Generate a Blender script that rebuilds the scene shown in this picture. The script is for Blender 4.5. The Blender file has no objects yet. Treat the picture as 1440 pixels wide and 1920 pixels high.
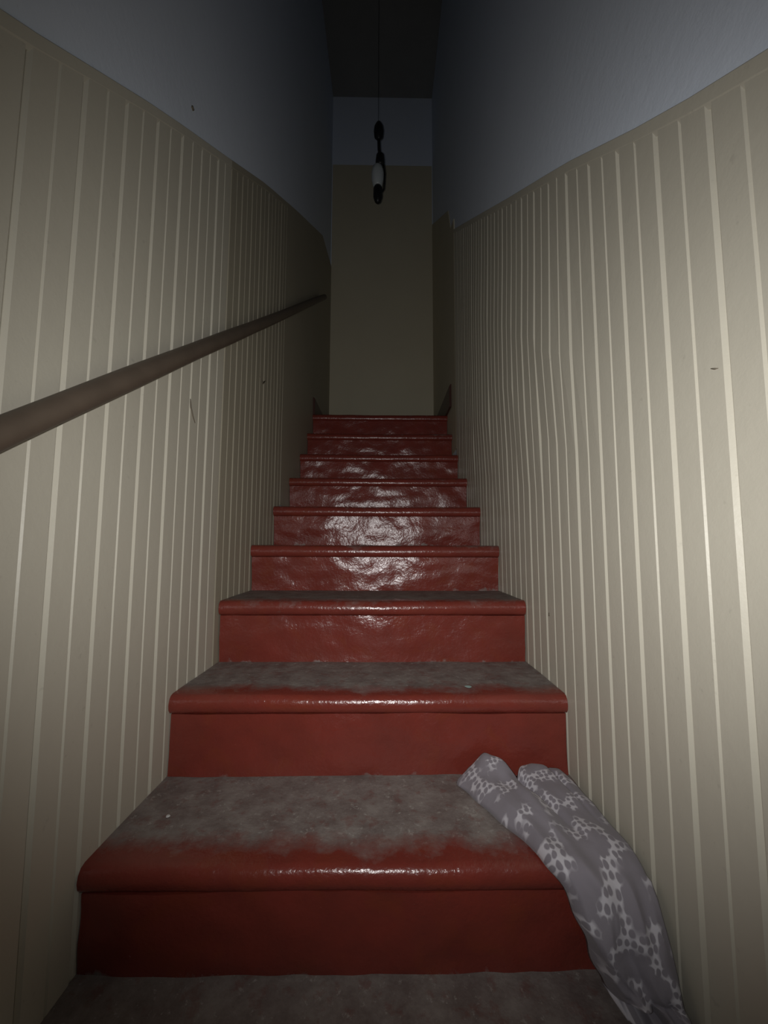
import bpy, math, random
from mathutils import Matrix, Vector, noise
random.seed(7)
S = bpy.context.scene
COL = S.collection

# ------------------------------------------------------------------ camera
CAM = Vector((0.0006, -0.4831, 0.7033)); PIT, YAW, ROLL = 0.0861, -0.0134, 0.0031
cd = bpy.data.cameras.new('camera'); cam = bpy.data.objects.new('camera', cd); COL.objects.link(cam)
cd.sensor_fit = 'VERTICAL'; cd.sensor_height = 36; cd.lens = 749.3 / 1920 * 36
cd.clip_start = 0.01
cam.matrix_world = (Matrix.Translation(CAM) @ Matrix.Rotation(YAW, 4, 'Z')
                    @ Matrix.Rotation(math.pi/2 + PIT, 4, 'X') @ Matrix.Rotation(ROLL, 4, 'Z'))
S.camera = cam
# ------------------------------------------------------------------ world: faint cool daylight coming in behind
w = bpy.data.worlds.new('world'); S.world = w; w.use_nodes = True
w.node_tree.nodes['Background'].inputs[0].default_value = (0.55, 0.7, 1.0, 1)
w.node_tree.nodes['Background'].inputs[1].default_value = 0.02
# ------------------------------------------------------------------ the phone torch that lights the stairs
FL = CAM + Vector((-0.022, 0.0, 0.006))
ld = bpy.data.lights.new('phone_torch', 'SPOT'); ld.energy = 32.5; ld.shadow_soft_size = 0.004
ld.spot_size = math.radians(126); ld.spot_blend = 1.0; ld.color = (1.0, 0.985, 0.97)
lo = bpy.data.objects.new('phone_torch', ld); COL.objects.link(lo)
lo.location = FL
AIM = Vector((0.12, 1.0, 0.15))
lo.rotation_euler = AIM.to_track_quat('-Z', 'Y').to_euler()
# ------------------------------------------------------------------ exposure
S.view_settings.view_transform = 'Standard'; S.view_settings.look = 'None'
S.view_settings.exposure = 0.0; S.view_settings.gamma = 1.0
S.view_settings.use_curve_mapping = False

# ------------------------------------------------------------------ measured stair
YN = [-0.60, -0.31, -0.035, 0.2324, 0.4949, 0.7600, 1.0351, 1.3187, 1.6007, 1.8434, 2.0437, 2.2223]   # nosing front of tread k-2
ZN = [-0.36, -0.18, 0.0, 0.1686, 0.3518, 0.5365, 0.7075, 0.8839, 1.0646, 1.2489, 1.4321, 1.6178]
OV = 0.0243
YB, YE = -1.7, 3.0            # corridor start and end wall
def xl(y): return -0.4963 + (y - 0.2324) * (0.0362 / 1.9899)
def xr(y): return 0.4491 + (y - 0.2324) * (0.0285 / 1.9899)
def lerp(pts, y):
    if y <= pts[0][0]:
        a, b = pts[0], pts[1]
    elif y >= pts[-1][0]:
        a, b = pts[-2], pts[-1]
    else:
        for a, b in zip(pts, pts[1:]):
            if a[0] <= y <= b[0]: break
    return a[1] + (b[1] - a[1]) * (y - a[0]) / (b[0] - a[0])
LD = [(-1.7, 0.24), (-0.009, 1.404), (0.07, 1.468), (0.34, 1.68), (0.674, 1.924), (1.093, 2.234), (1.679, 2.629), (2.505, 3.17), (2.5051, 3.17), (3.05, 3.29)]
RD = [(-1.7, 0.10), (-0.078, 1.275), (0.089, 1.388), (0.408, 1.636), (0.852, 1.957), (1.96, 2.77)]
ZC = 5.0

# ------------------------------------------------------------------ helpers
def put(name, me, mat=None, parent=None, smooth=False):
    o = bpy.data.objects.new(name, me); COL.objects.link(o)
    if mat and not me.materials: me.materials.append(mat)
    if parent: o.parent = parent
    if smooth:
        for f in me.polygons: f.use_smooth = True
    return o
def mesh(name, v, f):
    me = bpy.data.meshes.new(name); me.from_pydata([tuple(p) for p in v], [], f); me.update()
    import bmesh
    bm = bmesh.new(); bm.from_mesh(me); bmesh.ops.recalc_face_normals(bm, faces=bm.faces); bm.to_mesh(me); bm.free()
    return me
def tag(o, label=None, cat=None, group=None, kind=None):
    for k, v in (('label', label), ('category', cat), ('group', group), ('kind', kind)):
        if v: o[k] = v
    return o
def loft(rings, closed=True, cap=True):
    n = len(rings[0]); v = [p for r in rings for p in r]; f = []
    for i in range(len(rings) - 1):
        for j in range(n if closed else n - 1):
            k = (j + 1) % n
            f.append((i*n+j, i*n+k, (i+1)*n+k, (i+1)*n+j))
    if cap:
        f.append(tuple(range(n))); f.append(tuple((len(rings)-1)*n + j for j in range(n)))
    return v, f
def lathe(prof, c, n=20):
    rings = []
    for r, z in prof:
        rings.append([(c[0] + r*math.cos(2*math.pi*j/n), c[1] + r*math.sin(2*math.pi*j/n), c[2] + z) for j in range(n)])
    return loft(rings)
def tube(pts, r, n=12):
    rings = []
    for i, p in enumerate(pts):
        p = Vector(p); a = Vector(pts[max(i-1, 0)]); b = Vector(pts[min(i+1, len(pts)-1)])
        t = (b - a).normalized(); u = t.cross(Vector((1, 0.01, 0.02))).normalized(); q = t.cross(u)
        rr = r[i] if isinstance(r, (list, tuple)) else r
        rings.append([p + u*rr*math.cos(2*math.pi*j/n) + q*rr*math.sin(2*math.pi*j/n) for j in range(n)])
    return loft(rings)
def box(x0, x1, y0, y1, z0, z1):
    v = [(x, y, z) for x in (x0, x1) for y in (y0, y1) for z in (z0, z1)]
    return v, [(0,1,3,2), (4,6,7,5), (0,4,5,1), (2,3,7,6), (0,2,6,4), (1,5,7,3)]
def nz(x, y, z, s): return noise.noise(Vector((x*s, y*s, z*s)))

# ------------------------------------------------------------------ materials
class NT:
    def __init__(s, name):
        s.m = bpy.data.materials.new(name); s.m.use_nodes = True
        s.t = s.m.node_tree; s.b = s.t.nodes['Principled BSDF']
    def n(s, kind, **kw):
        o = s.t.nodes.new(kind)
        for k, v in kw.items():
            if k.startswith('i_'):
                key = k[2:].replace('_', ' ')
                o.inputs[int(key) if key.isdigit() else key].default_value = v
            else: setattr(o, k, v)
        return o
    def l(s, a, b): s.t.links.new(a, b)
    def noise(s, vec, scale, detail=4, rough=.55, dist=0.0):
        o = s.n('ShaderNodeTexNoise', i_Scale=scale, i_Detail=detail, i_Roughness=rough, i_Distortion=dist); s.l(vec, o.inputs['Vector']); return o.outputs['Fac']
    def ramp(s, fac, a, b, lo=(0,0,0,1), hi=(1,1,1,1)):
        o = s.n('ShaderNodeValToRGB'); o.color_ramp.elements[0].position = a; o.color_ramp.elements[1].position = b
        o.color_ramp.elements[0].color = lo; o.color_ramp.elements[1].color = hi; s.l(fac, o.inputs[0]); return o.outputs[0]
    def mix(s, fac, a, b):
        o = s.n('ShaderNodeMix', data_type='RGBA')
        if isinstance(fac, float): o.inputs[0].default_value = fac
        else: s.l(fac, o.inputs[0])
        for v, k in ((a, 6), (b, 7)):
            if isinstance(v, tuple): o.inputs[k].default_value = v
            else: s.l(v, o.inputs[k])
        return o.outputs[2]
    def math(s, op, a, b=0.0, clamp=False):
        o = s.n('ShaderNodeMath', operation=op, use_clamp=clamp)
        for v, k in ((a, 0), (b, 1)):
            if isinstance(v, (int, float)): o.inputs[k].default_value = v
            else: s.l(v, o.inputs[k])
        return o.outputs[0]
    def bump(s, h, strength, dist):
        o = s.n('ShaderNodeBump', i_Strength=strength, i_Distance=dist); s.l(h, o.inputs['Height']); s.l(o.outputs[0], s.b.inputs['Normal'])
    def geo(s): return s.n('ShaderNodeNewGeometry').outputs['Position']

def paint(name, col, dark, rough=.5, bump=.25, spec=.35):
    t = NT(name); g = t.geo()
    big = t.ramp(t.noise(g, 3.2, 5), .35, .75)
    c = t.mix(t.math('MULTIPLY', big, .45), col, dark)
    sp = t.ramp(t.noise(g, 60, 2), .70, .76)
    c = t.mix(t.math('MULTIPLY', sp, .18), c, tuple(x*.5 for x in dark[:3]) + (1,))
    t.l(c, t.b.inputs['Base Color']); t.b.inputs['Roughness'].default_value = rough
    t.b.inputs['Specular IOR Level'].default_value = spec
    h = t.math('ADD', t.noise(g, 35, 3), t.math('MULTIPLY', t.noise(g, 220, 2), .25))
    t.bump(h, bump, .002)
    return t.m
M = {}
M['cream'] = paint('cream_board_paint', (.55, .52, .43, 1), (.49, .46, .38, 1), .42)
M['cream_dark'] = paint('cream_board_paint_dark', (.385, .352, .27, 1), (.32, .29, .22, 1), .5)  # darker cream, used on the left wall from one board seam onward
M['cream_flat'] = paint('cream_wall_paint', (.56, .51, .38, 1), (.50, .45, .335, 1), .55)
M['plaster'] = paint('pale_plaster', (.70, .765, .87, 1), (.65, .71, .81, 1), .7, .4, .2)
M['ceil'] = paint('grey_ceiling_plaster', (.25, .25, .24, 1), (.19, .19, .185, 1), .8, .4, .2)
M['brown'] = paint('brown_skirting_paint', (.075, .035, .028, 1), (.05, .022, .018, 1), .4)

def red_paint(name, tread):
    t = NT(name); g = t.geo()
    n1 = t.noise(g, 9, 5, .6); n2 = t.noise(g, 45, 4, .6)
    c = t.mix(t.ramp(n1, .3, .7), (.208, .036, .025, 1), (.165, .032, .023, 1))
    orange = t.ramp(t.noise(g, 14, 3, .5, .6), .55, .72)
    c = t.mix(t.math('MULTIPLY', orange, .35), c, (.21, .045, .017, 1))
    a = t.n('ShaderNodeAttribute', attribute_name='edge').outputs['Fac']
    # scuffed dirt and worn spots away from the painted edge
    j = t.math('ADD', t.math('MULTIPLY', t.math('SUBTRACT', n1, .5), .12), t.math('MULTIPLY', t.math('SUBTRACT', n2, .5), .05))
    e = t.math('ADD', a, j)
    d = t.ramp(e, .030, .085) if tread else t.ramp(e, .010, .022)
    dirt = t.mix(t.ramp(t.noise(g, 17, 6, .72), .38, .66), (.17, .145, .135, 1), (.285, .265, .245, 1))
    chips = t.ramp(t.noise(g, 62, 5, .75), .595, .66)
    dirt = t.mix(t.math('MULTIPLY', chips, .7), dirt, (.42, .41, .38, 1))
    redchip = t.ramp(t.noise(g, 30, 5, .7), .54, .64)
    dirt = t.mix(t.math('MULTIPLY', redchip, .4), dirt, (.17, .05, .04, 1))
    dk = t.math('MULTIPLY', d, .93 if tread else .8)
    t.l(t.mix(dk, c, dirt), t.b.inputs['Base Color'])
    r = t.math('ADD', t.math('MULTIPLY', dk, .5), t.math('ADD', .16, t.math('MULTIPLY', n2, .16)))
    t.l(r, t.b.inputs['Roughness'])
    t.b.inputs['Specular IOR Level'].default_value = .55
    h = t.math('ADD', t.math('MULTIPLY', t.noise(g, 26, 4, .6), 1.0), t.math('MULTIPLY', t.noise(g, 95, 3, .6), .35))
    t.bump(h, .42, .006)
    return t.m
M['tread'] = red_paint('red_oxide_paint_tread', True)
M['riser'] = red_paint('red_oxide_paint_riser', False)

def plain(name, col, rough=.5, metal=0, spec=.4, nscale=30, var=.7):
    t = NT(name); g = t.geo()
    c = t.mix(t.noise(g, nscale, 4), col, tuple(x*var for x in col[:3]) + (1,))
    t.l(c, t.b.inputs['Base Color']); t.b.inputs['Roughness'].default_value = rough
    t.b.inputs['Metallic'].default_value = metal; t.b.inputs['Specular IOR Level'].default_value = spec
    t.bump(t.noise(g, nscale*4, 3), .2, .001)
    return t.m
M['rail'] = plain('dark_stained_wood', (.135, .102, .075, 1), .5, 0, .4, 18, .6)
M['black'] = plain('black_enamel', (.012, .012, .012, 1), .4)
M['crumb'] = plain('pale_plaster_crumb', (.75, .75, .74, 1), .8)
M['turq'] = plain('pale_turquoise_flake', (.42, .60, .57, 1), .7)
M['scuff'] = plain('brown_scuff', (.19, .16, .12, 1), .8)
t = NT('frosted_glass'); t.b.inputs['Base Color'].default_value = (.75, .8, .8, 1); t.b.inputs['Roughness'].default_value = .3
t.b.inputs['Transmission Weight'].default_value = .35; t.b.inputs['Specular IOR Level'].default_value = .6; M['glass'] = t.m

# ------------------------------------------------------------------ walls
def slab_wall(name, fx, side, y0, y1, z0, z1, th=.12):
    ys = (y0, y1); v = []
    for y in ys:
        for z in (z0, z1):
            v.append((fx(y), y, z)); v.append((fx(y) + side*th, y, z))
    f = [(0,2,6,4), (1,5,7,3), (0,1,3,2), (4,6,7,5), (0,4,5,1), (2,3,7,6)]
    return tag(put(name, mesh(name, v, f), M['plaster']), kind='structure')
REC = .006      # plaster lies this far behind the board faces
wl = slab_wall('wall_left', lambda y: xl(y) - REC, -1, YB, YE, -.6, ZC)
wr = slab_wall('wall_right', lambda y: xr(y) + REC, 1, YB, YE, -.6, ZC)
v, f = box(xl(YE) - .12, xr(YE) + .12, YE, YE + .12, -.6, ZC)
we = tag(put('wall_end', mesh('wall_end', v, f), M['plaster']), kind='structure')
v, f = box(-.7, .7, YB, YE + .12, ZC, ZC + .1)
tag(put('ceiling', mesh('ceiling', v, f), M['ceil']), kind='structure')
v, f = box(-.7, .7, YB, -.60 + OV, -.62, -.54)
tag(put('floor', mesh('floor', v, f), M['tread']), kind='structure')

LDf = lambda y: lerp(LD, y); RDf = lambda y: lerp(RD, y)
def bulge(side, y, z):
    """old boarding is not quite flat"""
    b = .0022 * nz(y, z, side*3.1, 1.1)
    if side > 0:
        sm = lambda a, c, q: (lambda k: k*k*(3 - 2*k))(max(0, min(1, (q - a)/(c - a))))
        b += .013 * sm(.92, 1.25, z) * sm(.25, .55, y) * (1 - sm(1.2, 1.8, y)) * sm(0, .5, RDf(y) - .03 - z)
    return b
def board(side, y0, wdt, fx, dado, mat, parent, rail=.03):
    J, JD, CW, CD = .0056, .0045, .0028, .0030
    h = wdt / 2
    prof = [(0.0003, -REC), (0.0003, -JD), (J, 0), (h - CW, 0), (h, -CD), (h + CW, 0), (wdt - J, 0), (wdt - .0003, -JD), (wdt - .0003, -REC)]
    zb = -.5
    for k in range(len(YN)):
        if YN[k] + .3 < y0: zb = ZN[k] - .25
    jit = random.uniform(-.0006, .0006); rings = []
    N = 9
    for i in range(N):
        ring = []
        for s, d in prof:
            y = y0 + s; zt = dado(y) - rail * .5
            z = zb + (zt - zb) * i / (N - 1)
            base = fx(y)
            dd = d + (jit + bulge(side, y, z) if d > -REC + 1e-5 else 0)
            dd = max(dd, -REC + .0002) if d > -REC + 1e-5 else -REC
            ring.append((base - side * dd, y, z))
        rings.append(ring)
    v, f = loft(rings)
    return put('board', mesh('board', v, f), mat, parent)
def top_rail(side, pts, fx, mat, parent, hgt=.034):
    rings = []
    for y, z in pts:
        x = fx(y) - side*(bulge(side, y, z - .02) + .0009); o = 0.0; R2 = side*REC + (fx(y) - x)
        rings.append([(x + R2, y, z), (x + side*.0015, y, z), (x, y, z - .002), (x, y, z - hgt + .010), (x + side*.0035, y, z - hgt), (x + R2, y, z - hgt)])
    v, f = loft(rings)
    return put('top_rail', mesh('top_rail', v, f), mat, parent)
def panel(name, side, fx, ypts, zlo, mat, parent):
    rings = []
    for y, z in ypts:
        x = fx(y); rings.append([(x + side*REC, y, zlo), (x, y, zlo), (x, y, z), (x + side*REC, y, z)])
    v, f = loft(rings); return put(name, mesh(name, v, f), mat, parent)

PH = .034
LDf = lambda y: lerp(LD, y); RDf = lambda y: lerp(RD, y)
y = PH - .1 * 16
while y < 1.40:
    board(-1, y, .1, xl, LDf, M['cream'] if y < .70 else M['cream_dark'], wl); y += .1
YLB = y
y = .005 - .1 * 16
while y < 1.90:
    board(1, y, .1, xr, RDf, M['cream'], wr); y += .1
YRB = y
ys = [YB + .1 + (YLB - YB - .1) * i / 24 for i in range(25)]
a = [q for q in ys if q < .72] + [.734]; b = [.734] + [q for q in ys if q > .75]
top_rail(-1, [(q, LDf(q)) for q in a], xl, M['cream'], wl)
top_rail(-1, [(q, LDf(q)) for q in b], xl, M['cream_dark'], wl)
ys = [YB + .1 + (YRB - YB - .1) * i / 30 for i in range(31)]
top_rail(1, [(q, RDf(q)) for q in ys], xr, M['cream'], wr)
panel('dado_panel', -1, xl, [(q, LDf(q)) for q in (YLB + .0004, 1.679, 2.0, 2.3, 2.504)] + [(q, 3.17 + (q - 2.504)*.22) for q in (2.51, 2.75, YE - .0005)], .9, M['cream_dark'], wl)
panel('dado_panel', 1, xr, [(YRB + .0004, 2.80), (2.03, 2.84), (2.12, 3.05), (2.5, 3.33), (YE - .0005, 3.70)], 1.3, M['cream_flat'], wr)
v, f = box(xl(YE) + .0005, xr(YE) - .0005, YE - .004, YE, 1.5, 4.29)
put('dado_panel', mesh('dado_panel', v, f), M['cream_flat'], we)
# brown skirting along the landing
def skirting(name, side, fx, y0, y1, z0, z1):
    rings = []
    for y in (y0, y1):
        x = fx(y); rings.append([(x, y, z0), (x - side*.014, y, z0), (x - side*.014, y, z1 - .012), (x - side*.006, y, z1), (x, y, z1)])
    v, f = loft(rings)
    return tag(put(name, mesh(name, v, f), M['brown']), kind='structure')
skirting('baseboard_right', 1, xr, 2.06, YE - .005, 1.618, 1.77)
skirting('baseboard_left', -1, xl, 2.235, YE - .005, 1.618, 1.74)

# ------------------------------------------------------------------ staircase
st = bpy.data.objects.new('staircase', None); COL.objects.link(st); st.location = (0, 0, 0)
tag(st, 'steep narrow staircase painted glossy red with worn dusty grey treads', 'staircase')
def set_edge(me, vals):
    at = me.attributes.new('edge', 'FLOAT', 'POINT')
    for i, q in enumerate(vals): at.data[i].value = q
def tread(yf, yb, zt, seed):
    TH, R = .045, .017
    prof = []
    for k in range(7):                                  # rounded nosing, from underside to top
        a = -math.pi/2 + math.pi * k / 6
        prof.append((yf + R - R*math.cos(a), zt - TH/2 + (TH/2)*math.sin(a)))
    D = yb - yf; n = 9
    for k in range(1, n): prof.append((yf + R + (D - R) * k / (n - 1), zt))
    prof += [(yb, zt - TH), ((yf + yb)/2, zt - TH)]
    NX = 44; rings = []; ed = []
    for i in range(NX + 1):
        u = i / NX; ring = []
        for k, (y, z) in enumerate(prof):
            x0, x1 = xl(y) + .0012, xr(y) - .0012
            x = x0 + (x1 - x0) * u
            top = k < 7 + n - 1
            wear = .0025 * math.exp(-((u - .52)/.22)**2) * math.exp(-(y - yf)/.08) if top else 0
            dy = .0030 * nz(x, seed*1.7, z, 5) + .0012 * nz(x, seed*2.9, z, 22) if k < 8 else 0
            dz = (.0016 * nz(x, y, seed*2.3, 9) - wear) if (2 <= k < 7 + n - 1 and k < 7 + n - 2) else 0
            ring.append((x, y + dy, z + dz)); ed.append(y - yf + (.018 if seed > 5 else 0) if z > zt - .012 else 0)
        rings.append(ring)
    v, f = loft(rings); me = mesh('tread', v, f); set_edge(me, ed)
    o = put('tread', me, M['tread'], st, True); me.set_sharp_from_angle(angle=math.radians(60)); return o
def riser(yf, zb, zt, seed):
    NX, NZ = 60, 10; TH = .02; v = []; ed = []; f = []
    lean = -.003 if seed < 6 else (.001 if seed == 6 else .007)
    for i in range(NX + 1):
        for k in range(NZ + 1):
            z = zb + (zt - zb) * k / NZ
            x0, x1 = xl(yf) + .003, xr(yf) - .003
            x = x0 + (x1 - x0) * i / NX
            y = yf + lean * (1 - k / NZ) + .0062 * nz(x, z*1.5, seed*3.7, 6.5) + .0036 * nz(x, z*1.6, seed*1.3, 19)
            v.append((x, y, z)); ed.append(.004 - (z - zb))
    m = len(v)
    for i in range(NX + 1):
        for k in range(NZ + 1):
            p = v[i*(NZ+1)+k]; v.append((p[0], yf + TH + lean, p[2])); ed.append(-1)
    q = lambda i, k: i*(NZ+1)+k
    for i in range(NX):
        for k in range(NZ):
            f.append((q(i,k), q(i+1,k), q(i+1,k+1), q(i,k+1))); f.append(tuple(m + e for e in (q(i,k), q(i,k+1), q(i+1,k+1), q(i+1,k))))
        for k in (0, NZ): f.append((q(i,k), q(i+1,k), m+q(i+1,k), m+q(i,k)))
    for k in range(NZ):
        for i in (0, NX): f.append((q(i,k), q(i,k+1), m+q(i,k+1), m+q(i,k)))
    me = mesh('riser', v, f); set_edge(me, ed)
    o = put('riser', me, M['riser'], st, True); me.set_sharp_from_angle(angle=math.radians(60)); return o
for k in range(len(YN)):
    zb = ZN[k-1] if k else -.54
    riser(YN[k] + .011, zb, ZN[k] - .045, k + 1)
    if k < len(YN) - 1: tread(YN[k], YN[k+1] + OV + .004, ZN[k], k + 1)
o = tread(YN[-1], YE - .006, ZN[-1], 40); o.name = 'landing'

# ------------------------------------------------------------------ handrail
hr = bpy.data.objects.new('handrail', None); COL.objects.link(hr)
tag(hr, 'round dark wooden handrail sloping up the left boarded wall', 'handrail')
RO = .036
def rp(y): return (xl(y) + RO, y, .852 + (y - .02) * .728 + .0015*math.sin(y*4))
hr.location = (0, 0, 0)
v, f = tube([rp(-.7 + i * (2.42 + .7) / 40) for i in range(41)], [.0195 + .0008*nz(i*.37, 1, 2, 1) for i in range(41)], 16)
put('pole', mesh('pole', v, f), M['rail'], hr, True)
for y in (-.45, .9, 2.2):
    x, yy, z = rp(y); rings = []
    v, f = tube([(xl(y) + .0015, y, z - .002), (x - .010, y, z - .002)], .010, 10)
    # across-wall block: built on its own axis
    rings = [[(xx, y + .010*math.cos(6.283*j/10), z - .002 + .010*math.sin(6.283*j/10)) for j in range(10)] for xx in (xl(y) + .001, x - .012)]
    v, f = loft(rings); put('bracket', mesh('bracket', v, f), M['rail'], hr)

# ------------------------------------------------------------------ pendant lamp
lp = bpy.data.objects.new('pendant_lamp', None); COL.objects.link(lp)
tag(lp, 'small black pendant lamp with pale glass hanging before the end wall', 'lamp')
LX, LY = -.010, 2.0
def part(name, vf, mat, parent=lp, smooth=True): return put(name, mesh(name, *vf), mat, parent, smooth)
part('ceiling_rose', lathe([(.001, ZC - .03), (.045, ZC - .028), (.05, ZC - .008), (.05, ZC - .0005)], (LX, LY, 0)), M['black'])
part('cord', tube([(LX, LY, ZC - .03), (LX - .004, LY, 4.3), (LX - .003, LY, 3.55)], .0013, 8), M['black'])
part('cap', lathe([(.006, 3.585), (.016, 3.575), (.030, 3.545), (.034, 3.515), (.030, 3.475), (.014, 3.455), (.010, 3.45)], (LX, LY, 0)), M['black'])
part('stem', tube([(LX, LY, 3.46), (LX + .003, LY, 3.38), (LX + .012, LY, 3.31)], .011, 10), M['black'])
part('holder', lathe([(.012, 3.345), (.026, 3.335), (.030, 3.30), (.030, 3.265), (.022, 3.255)], (LX + .010, LY, 0)), M['black'])
part('glass_shade', lathe([(.020, 3.262), (.034, 3.245), (.042, 3.20), (.040, 3.15), (.030, 3.115), (.022, 3.105)], (LX - .006, LY, 0)), M['glass'])
part('side_tube', tube([(LX + .034, LY, 3.28), (LX + .042, LY, 3.20), (LX + .036, LY, 3.09), (LX + .016, LY, 3.06)], .006, 8), M['black'])  # thin black curved tube to the right of the glass
part('end_cap', lathe([(.024, 3.107), (.030, 3.09), (.030, 3.03), (.020, 3.0), (.006, 2.985)], (LX - .004, LY, 0)), M['black'])

# ------------------------------------------------------------------ cloth on the lower steps
t = NT('grey_printed_fabric')
uv = t.n('ShaderNodeUVMap', uv_map='UVMap').outputs[0]
wob = t.n('ShaderNodeTexNoise', i_Scale=60.0, i_Detail=2.0); t.l(uv, wob.inputs['Vector'])
mx = t.n('ShaderNodeMix', data_type='VECTOR'); mx.inputs[0].default_value = .006; t.l(uv, mx.inputs[4]); t.l(wob.outputs['Color'], mx.inputs[5])
vo = t.n('ShaderNodeTexVoronoi', feature='F1', i_Scale=88.0, i_Randomness=.45); t.l(mx.outputs[1], vo.inputs['Vector'])
line = t.ramp(vo.outputs['Distance'], .36, .50)
msk = t.ramp(t.noise(uv, 26, 1.0, .4), .50, .57)
fac = t.math('MULTIPLY', line, msk)
base = t.mix(t.noise(uv, 12, 3), (.27, .25, .275, 1), (.225, .205, .235, 1))
t.l(t.mix(fac, base, (.56, .54, .58, 1)), t.b.inputs['Base Color'])
t.b.inputs['Roughness'].default_value = .85; t.b.inputs['Specular IOR Level'].default_value = .15
t.b.inputs['Sheen Weight'].default_value = .15
t.bump(t.math('ADD', t.noise(uv, 30, 3), t.math('MULTIPLY', t.noise(uv, 500, 1), .12)), .35, .004)
M['cloth'] = t.m

z1 = ZN[3]; XW = xr(.3) - .003
#     y     z      xA    xB     height, normal angle (deg from up toward viewer), valley depth, right lobe weight
STN = [(.490, z1+.002, .184, .436, .060, 0, .75, .75),
       (.455, z1+.002, .188, .442, .056, 0, .75, .9),
       (.410, z1+.002, .205, .4445, .047, 0, .55, 1),
       (.355, z1+.002, .232, .4445, .042, 0, .30, 1),
       (.300, z1+.002, .256, .4445, .036, 5, .15, 1),
       (.248, z1+.003, .281, .4445, .034, 24, .10, 1),
       (.216, z1-.010, .298, .4445, .038, 55, .08, 1),
       (.206, z1-.045, .312, .4445, .046, 78, .10, 1),
       (.202, z1-.085, .327, .4440, .056, 82, .12, 1),
       (.200, z1-.120, .342, .4435, .064, 78, .16, 1),
       (.196, .024, .356, .4435, .070, 66, .20, 1),
       (.190, .008, .366, .443, .056, 48, .20, 1),
       (.178, .003, .376, .442, .040, 25, .1, 1)]
def cr(a, b, c, d, s): return tuple(.5*((2*q) + (-p+r)*s + (2*p-5*q+4*r-w_)*s*s + (-p+3*q-3*r+w_)*s**3) for p, q, r, w_ in zip(a, b, c, d))
stn = []
for i in range(len(STN) - 1):
    for j in range(5):
        stn.append(cr(STN[max(i-1,0)], STN[i], STN[i+1], STN[min(i+2, len(STN)-1)], j/5))
stn.append(STN[-1])
NA = 72; rings = []; uvs = []; L = 0; pv = None
for i, (yy, zz, xa, xb, hh, ang, val, rw) in enumerate(stn):
    q = Vector((yy, zz, 0)); L += (q - pv).length if pv else 0; pv = q
    a = math.radians(ang); nrm = Vector((0, -math.sin(a), math.cos(a)))
    ring = []; row = []
    tt = i / (len(stn) - 1)
    for j in range(NA + 1):
        u = j / NA
        s1 = .30; s2 = .74
        env = min(1, (u / .10)) ** .6 * min(1, ((1 - u) / .06)) ** .5 if 0 < u < 1 else 0
        lob = max(math.exp(-((u - s1)/.19)**2), rw * math.exp(-((u - s2)/.22)**2))
        body = (1 - val) * (.86 + .14*math.sin(u*3.14)) + val * lob
        slant = 1 - .35 * u if tt < .5 else .8 + .25 * u
        fold = 1 + .08 * math.sin(u*15 + tt*9 + 3*nz(u, tt, 3, 3)) + .30 * nz(u*1.6, tt*4.5, 1, 2) + .16 * (.5 - abs(nz(u*2.2 + tt*2, tt*6 - u, 7, 2)))
        c1 = .47 + .16 * tt; c2 = .80 + .10 * tt
        k1 = .80 * max(0, 1 - tt / .42); k2 = .45 * max(0, 1 - tt / .40)
        cre = 1 - k1 * math.exp(-((u - c1)/.030)**2) - k2 * math.exp(-((u - c2)/.022)**2) - (.85 * max(0, (tt - .80)/.2) * math.exp(-((u - .45)/.06)**2))
        if u > c1: cre += .22 * max(0, 1 - tt/.45) * math.exp(-((u - c1 - .07)/.06)**2)
        h = hh * env * body * slant * fold * cre
        x = xa + (xb - xa) * u + .012 * nz(u*2, tt*5, 5, 2) * (1 - u)
        e = Vector((x, yy, zz)) + nrm * h
        notch = max(0, 1 - tt/.14)
        e.y -= notch * (.045 * math.exp(-((u - .47)/.07)**2) + .010 * (1 + nz(u*6, 2.2, 1, 1)))
        if tt > .82:
            k = (tt - .82) / .18; e.y -= k * .085 * max(0, min(1, (u - .45)/.2)); e.y += k * .008 * nz(u*9, 4, 2, 1)
        e.x = min(e.x, xr(e.y) - .0055)
        ring.append(e); row.append((x*.95 + h*.6*u, L))
    bot = [Vector((ring[j].x, min(yy, max(ring[j].y, yy - .09)) if tt > .82 or tt < .14 else yy, zz)) - nrm * .0005 for j in range(NA - 1, 0, -1)]
    rings.append(ring + bot); uvs.append(row + [(b.x, L) for b in bot])
v, f = loft(rings); me = mesh('cloth', v, f)
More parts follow.
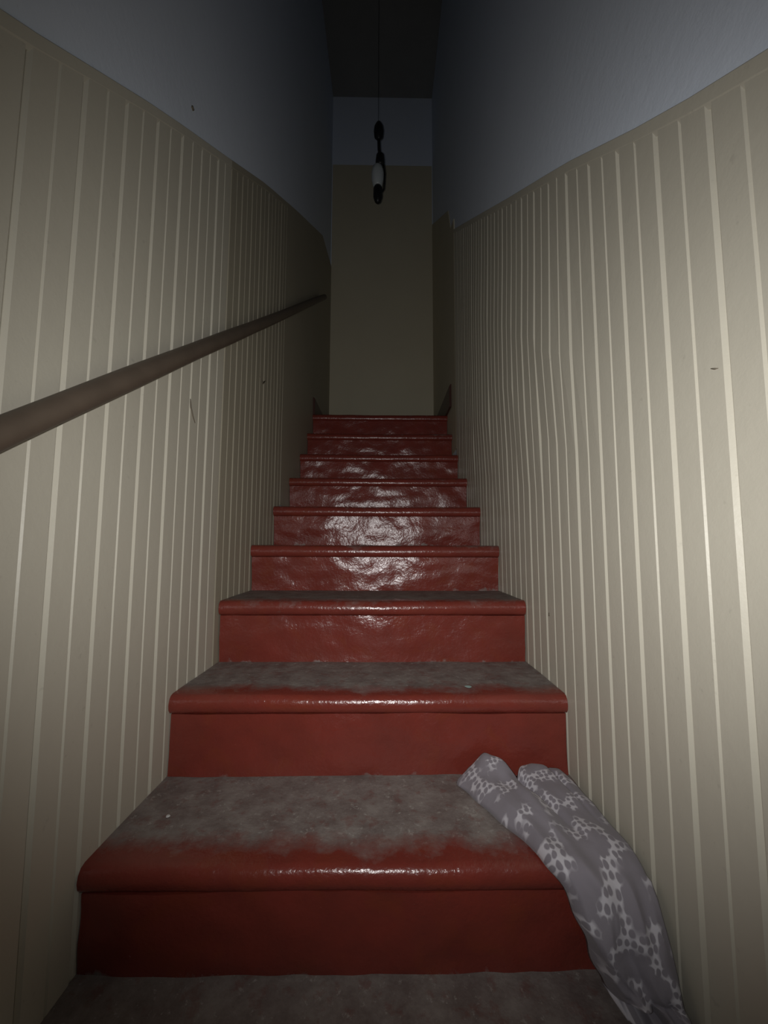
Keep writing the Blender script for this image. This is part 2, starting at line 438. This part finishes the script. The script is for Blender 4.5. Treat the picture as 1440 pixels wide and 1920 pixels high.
flat = [q for r in uvs for q in r]
ul = me.uv_layers.new(name='UVMap')
for lpi in me.loops: ul.data[lpi.index].uv = flat[lpi.vertex_index]
cl = put('cloth', me, M['cloth'], None, True)
tag(cl, 'crumpled grey cloth with white honeycomb-like print draped over the lowest steps', 'cloth')

# ------------------------------------------------------------------ debris and marks
def crumb(name, c, r, mat, label, cat, flatz=.5, n=9):
    rings = []
    for i, (k, z) in enumerate(((.6, 0), (1, .35), (.8, .8), (.25, 1))):
        rings.append([(c[0] + r*k*(1 + .35*nz(j, i, r*900, .7))*math.cos(6.283*j/n), c[1] + r*k*(1 + .35*nz(j, i+5, r*700, .7))*math.sin(6.283*j/n), c[2] + z*r*flatz) for j in range(n)])
    v, f = loft(rings); return tag(put(name, mesh(name, v, f), mat), label, cat)
crumb('plaster_crumb', (-.4137, .3623, z1 + .0006), .0042, M['crumb'], 'tiny white crumb lying on the lowest full tread near left wall', 'crumb', .8)
crumb('paint_flake', (.228, .554, ZN[4] + .0006), .0085, M['turq'], 'pale turquoise flake lying on the second dusty tread', 'flake', .15)
def scuff(pts, r, parent, mat='scuff', name='scuff_mark'):
    v, f = tube(pts, r, 6); return put(name, mesh(name, v, f), M[mat], parent, True)
def lw(y, z, o=.0): return (xl(y) + o, y, z)
def onw(f_, side, y, z): return (f_(y) - side * bulge(side, y, z), y, z)
def lw(y, z): return onw(xl, -1, y, z)
def rw_(y, z): return onw(xr, 1, y, z)
scuff([lw(.535, 1.085), lw(.540, 1.062), lw(.552, 1.043), lw(.566, 1.03)], [.0008, .0022, .0022, .0008], wl)
scuff([lw(1.085, 1.385), lw(1.12, 1.372), lw(1.155, 1.398)], [.0015, .0045, .0015], wl)
scuff([rw_(.030, .943), rw_(.024, .940), rw_(.018, .938)], [.0005, .0013, .0005], wr)
scuff([rw_(.589, .529), rw_(.590, .521)], .0022, wr)
scuff([(xl(.487) - REC, .482, 1.859), (xl(.487) - REC, .490, 1.857)], .0045, wl, 'scuff', 'nail_hole')
